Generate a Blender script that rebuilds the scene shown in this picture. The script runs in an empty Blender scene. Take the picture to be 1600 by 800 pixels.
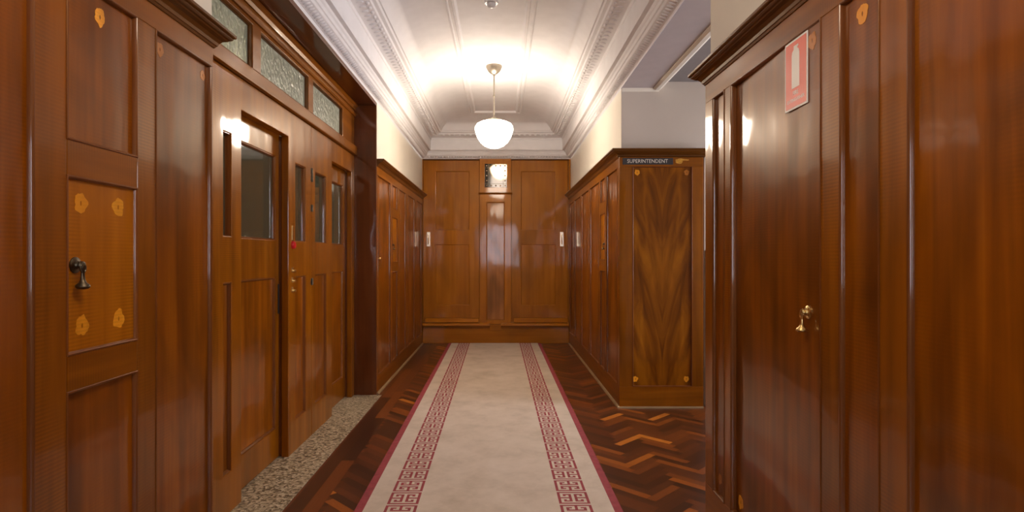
import bpy, bmesh, math, random
from mathutils import Vector, Matrix
random.seed(7)
SC = bpy.context.scene
COL = SC.collection
CZ = 1.3                      # eye height
XL, XR = -1.165, 1.01         # faces of the cupboards left and right
WR = 1.03                     # plaster wall on the right
YE = 8.76                     # end wall

# ------------------------------------------------------------------ materials
MATS = {}
def new_mat(name):
    m = bpy.data.materials.new(name); m.use_nodes = True
    nt = m.node_tree
    b = nt.nodes['Principled BSDF']
    MATS[name] = m
    return m, nt, b

def N(nt, kind, **kw):
    n = nt.nodes.new(kind)
    for k, v in kw.items():
        if hasattr(n, k): setattr(n, k, v)
        else: n.inputs[k.replace('_', ' ')].default_value = v
    return n

def math_n(nt, op, a, b=None):
    n = nt.nodes.new('ShaderNodeMath'); n.operation = op
    for i, v in enumerate((a, b)):
        if v is None: continue
        if isinstance(v, (int, float)): n.inputs[i].default_value = v
        else: nt.links.new(v, n.inputs[i])
    return n.outputs[0]

def ramp(nt, fac, stops):
    r = nt.nodes.new('ShaderNodeValToRGB')
    while len(r.color_ramp.elements) < len(stops): r.color_ramp.elements.new(0.5)
    for e, (p, c) in zip(r.color_ramp.elements, stops):
        e.position = p; e.color = (*c, 1)
    nt.links.new(fac, r.inputs[0])
    return r.outputs[0]

def mixc(nt, mode, fac, a, b):
    n = nt.nodes.new('ShaderNodeMix'); n.data_type = 'RGBA'; n.blend_type = mode
    for sock, v in ((n.inputs[0], fac), (n.inputs[6], a), (n.inputs[7], b)):
        if isinstance(v, (int, float)): sock.default_value = v
        elif isinstance(v, tuple): sock.default_value = (*v, 1)
        else: nt.links.new(v, sock)
    return n.outputs[2]

def wood(name, cd, cm, cl, axis='Z', ripple=0.25, mottle=0.5, rough=0.33, coat=0.42, coat_r=0.07, und=0.5, spread=0.25):
    m, nt, b = new_mat(name)
    L = nt.links.new
    tc = N(nt, 'ShaderNodeTexCoord'); oi = N(nt, 'ShaderNodeObjectInfo')
    off = N(nt, 'ShaderNodeVectorMath', operation='SCALE'); off.inputs[0].default_value = (31, 17, 23)
    L(oi.outputs['Random'], off.inputs['Scale'])
    add = N(nt, 'ShaderNodeVectorMath', operation='ADD')
    L(tc.outputs['Object'], add.inputs[0]); L(off.outputs[0], add.inputs[1])
    def mp(along, across):
        k = N(nt, 'ShaderNodeMapping')
        s = [across]*3; s['XYZ'.index(axis)] = along
        k.inputs['Scale'].default_value = s
        L(add.outputs[0], k.inputs['Vector']); return k.outputs[0]
    n1 = N(nt, 'ShaderNodeTexNoise'); n1.inputs['Scale'].default_value = 1; n1.inputs['Detail'].default_value = 7; n1.inputs['Distortion'].default_value = .35
    L(mp(.9, 18), n1.inputs['Vector'])
    base = ramp(nt, n1.outputs['Fac'], [(.12, cd), (.5, cm), (.9, cl)])
    n2 = N(nt, 'ShaderNodeTexNoise'); n2.inputs['Scale'].default_value = 1; n2.inputs['Detail'].default_value = 3; n2.inputs['Distortion'].default_value = .8
    L(mp(1.5, 3.4), n2.inputs['Vector'])
    mot = ramp(nt, n2.outputs['Fac'], [(.3, (1-mottle,)*3), (.52, (1, 1, 1)), (.75, (1+mottle*.5,)*3)])
    c = mixc(nt, 'MULTIPLY', 1.0, base, mot)
    # fiddleback figure across the grain
    w = N(nt, 'ShaderNodeTexWave'); w.bands_direction = axis; w.inputs['Scale'].default_value = 1
    w.inputs['Distortion'].default_value = 5; w.inputs['Detail'].default_value = 2; w.inputs['Detail Scale'].default_value = .35
    w.inputs['Distortion'].default_value = 3.5; w.inputs['Detail'].default_value = 1; w.inputs['Detail Scale'].default_value = .5
    L(mp(30, 2.5), w.inputs['Vector'])
    rp = ramp(nt, w.outputs['Fac'], [(.0, (1-ripple,)*3), (1, (1+ripple*.35,)*3)])
    n5 = N(nt, 'ShaderNodeTexNoise'); n5.inputs['Scale'].default_value = 1; n5.inputs['Detail'].default_value = 2
    L(mp(2.1, 3.3), n5.inputs['Vector'])
    c = mixc(nt, 'MULTIPLY', ramp(nt, n5.outputs['Fac'], [(.42, (0, 0, 0)), (.62, (1, 1, 1))]), c, rp)
    hv = N(nt, 'ShaderNodeHueSaturation')
    r2 = math_n(nt, 'ADD', math_n(nt, 'MULTIPLY', oi.outputs['Random'], spread), 1-spread/2)
    L(r2, hv.inputs['Value']); L(c, hv.inputs['Color'])
    L(hv.outputs[0], b.inputs['Base Color'])
    b.inputs['Roughness'].default_value = rough
    b.inputs['Coat Weight'].default_value = coat
    b.inputs['Coat Roughness'].default_value = coat_r
    b.inputs['Coat Tint'].default_value = (1, .90, .72, 1)
    b.inputs['Specular IOR Level'].default_value = .3
    b.inputs['Specular Tint'].default_value = (1, .62, .30, 1)
    # slight waviness of the hand-polished surface
    n3 = N(nt, 'ShaderNodeTexNoise'); n3.inputs['Scale'].default_value = 1; n3.inputs['Detail'].default_value = 1
    L(mp(2.2, 5), n3.inputs['Vector'])
    n4 = N(nt, 'ShaderNodeTexNoise'); n4.inputs['Scale'].default_value = 1; n4.inputs['Detail'].default_value = 3
    L(mp(10, 90), n4.inputs['Vector'])
    bu = N(nt, 'ShaderNodeBump'); bu.inputs['Strength'].default_value = und; bu.inputs['Distance'].default_value = .012
    L(n3.outputs['Fac'], bu.inputs['Height'])
    b2 = N(nt, 'ShaderNodeBump'); b2.inputs['Strength'].default_value = .12; b2.inputs['Distance'].default_value = .0008
    L(n4.outputs['Fac'], b2.inputs['Height']); L(bu.outputs[0], b2.inputs['Normal'])
    L(b2.outputs[0], b.inputs['Normal']); L(bu.outputs[0], b.inputs['Coat Normal'])
    return m

D, Mi, Li = (.10, .023, .0006), (.225, .061, .0012), (.38, .118, .0038)
wood('panel_wood', D, Mi, Li, 'Z', ripple=.1, mottle=.45)
wood('stile_wood', (.13, .034, .0008), (.235, .070, .0015), (.35, .117, .0036), 'Z', ripple=.2, mottle=.25)
wood('rail_wood_y', (.13, .034, .0008), (.235, .070, .0015), (.35, .117, .0036), 'Y', ripple=.25, mottle=.25)
wood('rail_wood_x', (.13, .034, .0008), (.235, .070, .0015), (.35, .117, .0036), 'X', ripple=.25, mottle=.25)
wood('cornice_wood_y', (.055, .018, .003), (.095, .033, .005), (.15, .056, .008), 'Y', ripple=.1, mottle=.2)
wood('cornice_wood_x', (.055, .018, .003), (.095, .033, .005), (.15, .056, .008), 'X', ripple=.1, mottle=.2)
wood('portal_wood', (.06, .014, .004), (.115, .03, .008), (.16, .05, .013), 'Z', ripple=.1, mottle=.2, coat=.6)
wood('portal_wood_y', (.06, .014, .004), (.115, .03, .008), (.16, .05, .013), 'Y', ripple=.1, mottle=.2, coat=.4)
wood('bead_wood', (.10, .028, .006), (.16, .05, .012), (.22, .075, .02), 'Z', ripple=.0, mottle=.1, coat=.6)
wood('burl_wood', (.07, .016, .002), (.2, .062, .005), (.36, .13, .013), 'Z', ripple=.1, mottle=.8, coat=.2, spread=.0)
wood('locker_wood', (.25, .072, .001), (.40, .128, .0018), (.54, .19, .005), 'Z', ripple=.22, mottle=.25, spread=.0)
wood('end_wood', (.26, .076, .003), (.35, .115, .005), (.44, .16, .010), 'Z', ripple=.03, mottle=.2, und=.18, coat=.35)
wood('end_wood_x', (.26, .076, .003), (.35, .115, .005), (.44, .16, .010), 'X', ripple=.03, mottle=.2, und=.18, coat=.35)
wood('end_figured', (.20, .06, .012), (.36, .135, .035), (.5, .21, .07), 'Z', ripple=.3, mottle=.5, und=.3)
wood('inlay_wood', (.62, .22, .008), (.85, .36, .02), (.95, .5, .05), 'Z', ripple=.1, mottle=.35, coat=.5, spread=.1)
wood('inlay_faded', (.3, .1, .012), (.42, .15, .02), (.5, .2, .04), 'Z', ripple=.1, mottle=.35, coat=.5, spread=.1)

def flame(name):
    """book-matched crotch veneer: feathers rising and spreading from a centre line"""
    m, nt, b = new_mat(name); L = nt.links.new
    tc = N(nt, 'ShaderNodeTexCoord'); sp = N(nt, 'ShaderNodeSeparateXYZ'); L(tc.outputs['Object'], sp.inputs[0])
    ax = math_n(nt, 'ABSOLUTE', math_n(nt, 'SUBTRACT', sp.outputs[0], .0185))
    u = math_n(nt, 'SUBTRACT', sp.outputs[2], math_n(nt, 'MULTIPLY', math_n(nt, 'POWER', ax, .7), 1.9))
    cb = N(nt, 'ShaderNodeCombineXYZ'); L(math_n(nt, 'MULTIPLY', ax, 7.), cb.inputs[0]); L(math_n(nt, 'MULTIPLY', u, 2.6), cb.inputs[2])
    n = N(nt, 'ShaderNodeTexNoise'); n.inputs['Scale'].default_value = 1.3; n.inputs['Detail'].default_value = 6; n.inputs['Distortion'].default_value = .7
    L(cb.outputs[0], n.inputs['Vector'])
    c = ramp(nt, n.outputs['Fac'], [(.25, (.07, .017, .0008)), (.45, (.16, .044, .001)), (.6, (.25, .078, .0018)), (.78, (.36, .125, .004))])
    L(c, b.inputs['Base Color']); b.inputs['Roughness'].default_value = .33; b.inputs['Specular IOR Level'].default_value = .3; b.inputs['Specular Tint'].default_value = (1, .62, .3, 1)
    b.inputs['Coat Weight'].default_value = .25; b.inputs['Coat Roughness'].default_value = .07; b.inputs['Coat Tint'].default_value = (1, .93, .82, 1)
flame('flame_veneer')

def simple(name, col, rough=.5, metal=0., noise=0., nscale=8., bump=0., bscale=60., coat=0.):
    m, nt, b = new_mat(name)
    L = nt.links.new
    b.inputs['Roughness'].default_value = rough; b.inputs['Metallic'].default_value = metal
    b.inputs['Coat Weight'].default_value = coat
    tc = N(nt, 'ShaderNodeTexCoord')
    n = N(nt, 'ShaderNodeTexNoise'); n.inputs['Scale'].default_value = nscale; n.inputs['Detail'].default_value = 5
    L(tc.outputs['Object'], n.inputs['Vector'])
    c = ramp(nt, n.outputs['Fac'], [(.3, tuple(x*(1-noise) for x in col)), (.7, tuple(min(1, x*(1+noise*.5)) for x in col))])
    L(c, b.inputs['Base Color'])
    if bump:
        n2 = N(nt, 'ShaderNodeTexNoise'); n2.inputs['Scale'].default_value = bscale; n2.inputs['Detail'].default_value = 3
        L(tc.outputs['Object'], n2.inputs['Vector'])
        bu = N(nt, 'ShaderNodeBump'); bu.inputs['Strength'].default_value = bump; bu.inputs['Distance'].default_value = .004
        L(n2.outputs['Fac'], bu.inputs['Height']); L(bu.outputs[0], b.inputs['Normal'])
    return m
simple('plaster_white', (.85, .835, .845), .75, noise=.04, bump=.05)
simple('plaster_cream', (.80, .735, .62), .8, noise=.05, nscale=2, bump=.06)
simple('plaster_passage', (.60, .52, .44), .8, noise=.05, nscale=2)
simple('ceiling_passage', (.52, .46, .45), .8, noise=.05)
simple('ceiling_shaded', (.24, .21, .20), .8, noise=.05)  # shade of the passage ceiling put into its colour
simple('brass', (.72, .50, .20), .28, 1., noise=.25, nscale=40)
simple('old_brass', (.13, .10, .065), .38, 1., noise=.5, nscale=60)
simple('bright_brass', (.95, .78, .55), .22, 1., noise=.1, nscale=30)
simple('lamp_metal', (.40, .35, .28), .42, .8, noise=.2)
simple('white_plastic', (.8, .8, .8), .35, noise=.02)
simple('recess_black', (.012, .011, .012), .5, noise=.2)
simple('red_plastic', (.55, .01, .015), .3, noise=.05)
simple('sign_white', (.85, .80, .72), .45, noise=.02, coat=.5)
simple('sign_red', (.86, .15, .075), .4, noise=.05, coat=.5)  # red lightened to take in the glare on the sign
simple('plaque_black', (.02, .016, .02), .3, noise=.2, coat=.5)
simple('plaque_letter', (.75, .68, .58), .5, noise=.3, nscale=60)
simple('gold_leaf', (.62, .30, .03), .45, .3, noise=.35, nscale=60)
simple('tile_grey', (.30, .27, .26), .35, noise=.5, nscale=14)
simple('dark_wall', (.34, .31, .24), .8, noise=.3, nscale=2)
simple('floor_bead', (.30, .19, .09), .45, noise=.2)
simple('rug_red', (.35, .055, .06), .95, noise=.18, nscale=30, bump=.5, bscale=350)

def rug_cream():
    m, nt, b = new_mat('rug_cream'); L = nt.links.new
    tc = N(nt, 'ShaderNodeTexCoord')
    n = N(nt, 'ShaderNodeTexNoise'); n.inputs['Scale'].default_value = 3.2; n.inputs['Detail'].default_value = 9; n.inputs['Roughness'].default_value = .68
    L(tc.outputs['Object'], n.inputs['Vector'])
    c = ramp(nt, n.outputs['Fac'], [(.3, (.50, .385, .265)), (.5, (.63, .50, .37)), (.68, (.70, .57, .44))])
    L(c, b.inputs['Base Color']); b.inputs['Roughness'].default_value = .9
    b.inputs['Sheen Weight'].default_value = .2
    n2 = N(nt, 'ShaderNodeTexNoise'); n2.inputs['Scale'].default_value = 380; n2.inputs['Detail'].default_value = 2
    L(tc.outputs['Object'], n2.inputs['Vector'])
    bu = N(nt, 'ShaderNodeBump'); bu.inputs['Strength'].default_value = .5; bu.inputs['Distance'].default_value = .003
    L(n2.outputs['Fac'], bu.inputs['Height']); L(bu.outputs[0], b.inputs['Normal'])
rug_cream()

def terrazzo():
    m, nt, b = new_mat('terrazzo'); L = nt.links.new
    tc = N(nt, 'ShaderNodeTexCoord')
    v = N(nt, 'ShaderNodeTexVoronoi'); v.inputs['Scale'].default_value = 75
    L(tc.outputs['Object'], v.inputs['Vector'])
    sep = N(nt, 'ShaderNodeSeparateColor'); L(v.outputs['Color'], sep.inputs[0])
    c = ramp(nt, sep.outputs[0], [(.0, (.09, .06, .03)), (.35, (.28, .21, .12)), (.6, (.43, .34, .21)), (1, (.62, .52, .36))])
    L(c, b.inputs['Base Color']); b.inputs['Roughness'].default_value = .4
terrazzo()

def parquet():
    m, nt, b = new_mat('parquet'); L = nt.links.new
    at = N(nt, 'ShaderNodeAttribute'); at.attribute_name = 'block'
    sep = N(nt, 'ShaderNodeSeparateColor'); L(at.outputs['Color'], sep.inputs[0])
    c = ramp(nt, sep.outputs[0], [(.0, (.05, .016, .006)), (.3, (.15, .04, .010)), (.65, (.33, .085, .011)), (1, (.62, .20, .025))])
    tc = N(nt, 'ShaderNodeTexCoord')
    uv = N(nt, 'ShaderNodeMapping'); uv.inputs['Scale'].default_value = (4, 60, 1)
    L(tc.outputs['UV'], uv.inputs['Vector'])
    n = N(nt, 'ShaderNodeTexNoise'); n.inputs['Scale'].default_value = 1; n.inputs['Detail'].default_value = 5
    L(uv.outputs[0], n.inputs['Vector'])
    g = ramp(nt, n.outputs['Fac'], [(.3, (.6, .55, .5)), (.7, (1.15, 1.15, 1.15))])
    c = mixc(nt, 'MULTIPLY', 1., c, g)
    L(c, b.inputs['Base Color']); b.inputs['Roughness'].default_value = .33
    b.inputs['Coat Weight'].default_value = .35; b.inputs['Coat Roughness'].default_value = .2
parquet()

def glass(name, tint, rough, gloss_boost=1.0, bump=0., bscale=40, ior=1.5):
    m = bpy.data.materials.new(name); m.use_nodes = True; nt = m.node_tree; L = nt.links.new
    nt.nodes.remove(nt.nodes['Principled BSDF'])
    out = nt.nodes['Material Output']
    tr = N(nt, 'ShaderNodeBsdfTransparent'); tr.inputs[0].default_value = (*tint, 1)
    gl = N(nt, 'ShaderNodeBsdfGlossy'); gl.inputs['Roughness'].default_value = rough
    gl.inputs[0].default_value = (1, 1, 1, 1)
    fr = N(nt, 'ShaderNodeFresnel'); fr.inputs[0].default_value = ior
    mx = N(nt, 'ShaderNodeMixShader')
    L(math_n(nt, 'MINIMUM', math_n(nt, 'MULTIPLY', fr.outputs[0], gloss_boost), 1.0), mx.inputs[0])
    L(tr.outputs[0], mx.inputs[1]); L(gl.outputs[0], mx.inputs[2]); L(mx.outputs[0], out.inputs[0])
    if bump:
        tc = N(nt, 'ShaderNodeTexCoord')
        n = N(nt, 'ShaderNodeTexVoronoi'); n.inputs['Scale'].default_value = bscale
        L(tc.outputs['Object'], n.inputs['Vector'])
        bu = N(nt, 'ShaderNodeBump'); bu.inputs['Strength'].default_value = bump; bu.inputs['Distance'].default_value = .006
        L(n.outputs['Distance'], bu.inputs['Height'])
        L(bu.outputs[0], gl.inputs['Normal'])
    MATS[name] = m
    return m
glass('clear_glass', (.55, .55, .48), .05, 1.5)
nt = MATS['clear_glass'].node_tree
df = N(nt, 'ShaderNodeBsdfDiffuse'); df.inputs[0].default_value = (.27, .28, .17, 1)
m2 = N(nt, 'ShaderNodeMixShader'); m2.inputs[0].default_value = .2
tr_ = [n for n in nt.nodes if n.type == 'BSDF_TRANSPARENT'][0]; mx_ = [n for n in nt.nodes if n.type == 'MIX_SHADER' and n is not m2 and n.inputs[2].is_linked][0]
nt.links.new(tr_.outputs[0], m2.inputs[1]); nt.links.new(df.outputs[0], m2.inputs[2]); nt.links.new(m2.outputs[0], mx_.inputs[1])

def hammered():
    m, nt, b = new_mat('hammered_glass'); L = nt.links.new
    b.inputs['Base Color'].default_value = (.40, .42, .31, 1)
    b.inputs['Roughness'].default_value = .28
    b.inputs['Transmission Weight'].default_value = .35
    b.inputs['IOR'].default_value = 1.5
    tc = N(nt, 'ShaderNodeTexCoord')
    mp = N(nt, 'ShaderNodeMapping'); mp.inputs['Scale'].default_value = (34, 34, 26); mp.inputs['Rotation'].default_value = (.5, 0, 0)
    L(tc.outputs['Object'], mp.inputs['Vector'])
    n = N(nt, 'ShaderNodeTexNoise'); n.inputs['Scale'].default_value = 1.; n.inputs['Detail'].default_value = 2
    L(mp.outputs[0], n.inputs['Vector'])
    bu = N(nt, 'ShaderNodeBump'); bu.inputs['Strength'].default_value = .9; bu.inputs['Distance'].default_value = .02
    L(n.outputs['Fac'], bu.inputs['Height']); L(bu.outputs[0], b.inputs['Normal'])
hammered()
def mirror_mat():
    m, nt, b = new_mat('silvered_glass')
    b.inputs['Base Color'].default_value = (.085, .066, .046, 1); b.inputs['Metallic'].default_value = 1; b.inputs['Roughness'].default_value = .05
mirror_mat()
def emis(name, col, s):
    m = bpy.data.materials.new(name); m.use_nodes = True; nt = m.node_tree
    b = nt.nodes['Principled BSDF']
    b.inputs['Base Color'].default_value = (.9, .88, .82, 1); b.inputs['Roughness'].default_value = .25
    b.inputs['Emission Color'].default_value = (*col, 1); b.inputs['Emission Strength'].default_value = s
    MATS[name] = m
emis('opal_glass', (1.0, .86, .70), 17.0)
emis('opal_glass_dim', (1.0, .85, .68), 9.5)

# ------------------------------------------------------------------ object helpers
def world_loc(o):
    v = Vector((0, 0, 0))
    while o is not None:
        v += o.location; o = o.parent
    return v

def obj(name, bm, mat, parent=None, smooth=False, label=None):
    me = bpy.data.meshes.new(name)
    bmesh.ops.remove_doubles(bm, verts=bm.verts, dist=1e-5)
    bmesh.ops.recalc_face_normals(bm, faces=bm.faces)
    if parent is not None:
        off = world_loc(parent)
    else:
        # a top-level mesh takes its origin at the middle of its base
        mn = Vector((min(v.co.x for v in bm.verts), min(v.co.y for v in bm.verts), min(v.co.z for v in bm.verts)))
        mx = Vector((max(v.co.x for v in bm.verts), max(v.co.y for v in bm.verts), max(v.co.z for v in bm.verts)))
        off = Vector(((mn.x+mx.x)/2, (mn.y+mx.y)/2, mn.z))
    bmesh.ops.translate(bm, verts=bm.verts, vec=-off)
    if smooth:
        for f in bm.faces: f.smooth = True
    bm.to_mesh(me); bm.free()
    for mm in (mat if isinstance(mat, (list, tuple)) else [mat]):
        me.materials.append(MATS[mm])
    o = bpy.data.objects.new(name, me); COL.objects.link(o)
    if parent is not None: o.parent = parent
    else: o.location = off
    if smooth:
        try:
            me.set_sharp_from_angle(angle=math.radians(40))
        except Exception: pass
    if label: o['label'] = label
    return o

def thing(name, label, cat, loc, group=None):
    o = bpy.data.objects.new(name, None); COL.objects.link(o)
    o.location = loc; o.empty_display_size = .1
    o['label'] = label; o['category'] = cat
    if group: o['group'] = group
    return o
def tag(o, label, cat, group=None):
    o['label'] = label; o['category'] = cat
    if group: o['group'] = group
    return o
def struct(name, bm, mat, smooth=False):
    o = obj(name, bm, mat, None, smooth); o['kind'] = 'structure'; return o
def struct_empty(name, loc):
    o = bpy.data.objects.new(name, None); COL.objects.link(o); o.location = loc; o['kind'] = 'structure'; return o

# planes: (s along, z up, n out of the face) -> world
def left_plane(x): return lambda s, z, n: Vector((x+n, s, z))
def right_plane(x): return lambda s, z, n: Vector((x-n, s, z))
def front_plane(y): return lambda s, z, n: Vector((s, y-n, z))

def box(bm, P, s0, s1, z0, z1, n0, n1, bev=0., seg=2):
    vs = [bm.verts.new(P(s, z, n)) for s in (s0, s1) for z in (z0, z1) for n in (n0, n1)]
    fs = []
    for q in ((0, 1, 3, 2), (4, 6, 7, 5), (0, 4, 5, 1), (2, 3, 7, 6), (0, 2, 6, 4), (1, 5, 7, 3)):
        fs.append(bm.faces.new([vs[i] for i in q]))
    if bev:
        es = {e for f in fs for e in f.edges}
        bmesh.ops.bevel(bm, geom=list(es), offset=bev, segments=seg, affect='EDGES', profile=.6)
W = lambda x, y, z: Vector((x, y, z))
def wbox(bm, x0, x1, y0, y1, z0, z1, bev=0.):
    box(bm, lambda s, z, n: Vector((s, n, z)), x0, x1, z0, z1, y0, y1, bev)
def boxobj(name, P, s0, s1, z0, z1, n0, n1, mat, parent, bev=.003, label=None):
    bm = bmesh.new(); box(bm, P, s0, s1, z0, z1, n0, n1, bev)
    return obj(name, bm, mat, parent, label=label)

def ring(bm, P, s0, s1, z0, z1, prof):
    """mitred moulding run round a rectangle; prof = [(inset, n)]"""
    rows = []
    for d, n in prof:
        rows.append([bm.verts.new(P(s, z, n)) for s, z in ((s0+d, z0+d), (s1-d, z0+d), (s1-d, z1-d), (s0+d, z1-d))])
    for a, b in zip(rows, rows[1:]):
        for i in range(4):
            bm.faces.new((a[i], a[(i+1) % 4], b[(i+1) % 4], b[i]))
BEAD = [(-.002, -.02), (-.002, .0015), (-.0005, .003), (.0025, .0032), (.005, .001), (.0065, -.004), (.008, -.010), (.008, -.022)]

def plate(bm, P, s0, s1, z0, z1, n0, n1, holes, bev=.004):
    ss = sorted({s0, s1, *[h[0] for h in holes], *[h[1] for h in holes]})
    zs = sorted({z0, z1, *[h[2] for h in holes], *[h[3] for h in holes]})
    ss = [s for s in ss if s0 <= s <= s1]; zs = [z for z in zs if z0 <= z <= z1]
    def solid(i, j):
        if i < 0 or j < 0 or i >= len(ss)-1 or j >= len(zs)-1: return False
        cs, cz = (ss[i]+ss[i+1])/2, (zs[j]+zs[j+1])/2
        return not any(h[0] < cs < h[1] and h[2] < cz < h[3] for h in holes)
    cache = {}
    def v(i, j, k):
        if (i, j, k) not in cache: cache[(i, j, k)] = bm.verts.new(P(ss[i], zs[j], (n0, n1)[k]))
        return cache[(i, j, k)]
    for i in range(len(ss)-1):
        for j in range(len(zs)-1):
            if not solid(i, j): continue
            for k in (0, 1): bm.faces.new((v(i, j, k), v(i+1, j, k), v(i+1, j+1, k), v(i, j+1, k)))
            for di, dj, a, b in ((-1, 0, (i, j), (i, j+1)), (1, 0, (i+1, j), (i+1, j+1)), (0, -1, (i, j), (i+1, j)), (0, 1, (i, j+1), (i+1, j+1))):
                if not solid(i+di, j+dj):
                    bm.faces.new((v(*a, 0), v(*b, 0), v(*b, 1), v(*a, 1)))
    bmesh.ops.recalc_face_normals(bm, faces=bm.faces)
    bmesh.ops.dissolve_limit(bm, angle_limit=.02, verts=bm.verts, edges=bm.edges)
    es = [e for e in bm.edges if len(e.link_faces) == 2 and e.calc_face_angle() > .5]
    if bev: bmesh.ops.bevel(bm, geom=es, offset=bev, segments=2, affect='EDGES', profile=.6)

def lathe(bm, prof, org, axis, seg=24, flat=None):
    """prof = [(radius, distance along axis)]"""
    a = Vector(axis).normalized()
    u = a.orthogonal().normalized(); w = a.cross(u)
    rows = []
    for r, h in prof:
        c = Vector(org)+a*h
        if r < 1e-6: rows.append([bm.verts.new(c)])
        else: rows.append([bm.verts.new(c+(u*math.cos(t)+w*math.sin(t))*r) for t in [2*math.pi*i/seg for i in range(seg)]])
    for p, q in zip(rows, rows[1:]):
        for i in range(seg):
            j = (i+1) % seg
            if len(p) == 1 and len(q) == 1: continue
            if len(p) == 1: bm.faces.new((p[0], q[i], q[j]))
            elif len(q) == 1: bm.faces.new((p[i], p[j], q[0]))
            else: bm.faces.new((p[i], p[j], q[j], q[i]))
    for e in (rows[0], rows[-1]):
        if len(e) > 1:
            try: bm.faces.new(e)
            except ValueError: pass

def tube(bm, pts, r, seg=10):
    pts = [Vector(p) for p in pts]; rows = []
    for i, p in enumerate(pts):
        d = (pts[min(i+1, len(pts)-1)]-pts[max(i-1, 0)]).normalized()
        u = d.orthogonal().normalized() if i == 0 else (u-d*u.dot(d)).normalized()
        w = d.cross(u)
        rr = r[i] if isinstance(r, (list, tuple)) else r
        rows.append([bm.verts.new(p+(u*math.cos(t)+w*math.sin(t))*rr) for t in [2*math.pi*k/seg for k in range(seg)]])
    for a, b in zip(rows, rows[1:]):
        for i in range(seg): bm.faces.new((a[i], a[(i+1) % seg], b[(i+1) % seg], b[i]))
    bm.faces.new(rows[0]); bm.faces.new(rows[-1])

def extrude_profile(bm, P, prof, s0, s1, miter0=0, miter1=0):
    """prof = [(n, z)] closed polygon carried along s; mitre slides the end by n"""
    A = [bm.verts.new(P(s0+miter0*n, z, n)) for n, z in prof]
    B = [bm.verts.new(P(s1+miter1*n, z, n)) for n, z in prof]
    k = len(prof)
    for i in range(k): bm.faces.new((A[i], A[(i+1) % k], B[(i+1) % k], B[i]))
    bm.faces.new(A); bm.faces.new(B)

def flower(bm, P, s, z, r, n=.0008, seed=0, sx=1.):
    """pressed blossom silhouette: ragged petals round a dark eye, let into the veneer"""
    rnd = random.Random(seed)
    k = 28
    ph = rnd.random()*6
    outer, inner = [], []
    for i in range(k):
        t = 2*math.pi*i/k
        rr = r*(.98+.07*math.sin(5*t+ph)+.07*math.sin(3*t+2*ph)+.08*rnd.uniform(-1, 1))
        outer.append(bm.verts.new(P(s+rr*sx*math.cos(t), z+rr*math.sin(t)*1.1, n)))
        inner.append(bm.verts.new(P(s+r*.14*math.cos(t)*sx, z+r*(.28)*math.sin(t), n)))
    for i in range(k):
        bm.faces.new((outer[i], outer[(i+1) % k], inner[(i+1) % k], inner[i]))
    ext = bmesh.ops.extrude_face_region(bm, geom=list(bm.faces))
    vs = [g for g in ext['geom'] if isinstance(g, bmesh.types.BMVert)]
    d = P(0, 0, -.0012)-P(0, 0, 0)
    bmesh.ops.translate(bm, verts=vs, vec=d)

def text_mesh(txt, size, P, s, z, n, flip=1, extrude=.0006, sx=1., spacing=1.):
    """letters as a bmesh centred at (s, z) on the plane; flip=-1 where s runs right-to-left for the viewer"""
    cu = bpy.data.curves.new('letters', 'FONT'); cu.body = txt; cu.size = size; cu.extrude = extrude
    cu.align_x = 'CENTER'; cu.align_y = 'CENTER'; cu.space_character = spacing; cu.resolution_u = 3
    to = bpy.data.objects.new('letters', cu); COL.objects.link(to)
    dg = bpy.context.evaluated_depsgraph_get(); dg.update()
    me = bpy.data.meshes.new_from_object(to.evaluated_get(dg))
    bm = bmesh.new(); bm.from_mesh(me)
    for v in bm.verts: v.co = P(s+flip*sx*v.co.x, z+v.co.y, n+v.co.z)
    bpy.data.objects.remove(to); bpy.data.curves.remove(cu); bpy.data.meshes.remove(me)
    return bm

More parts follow.
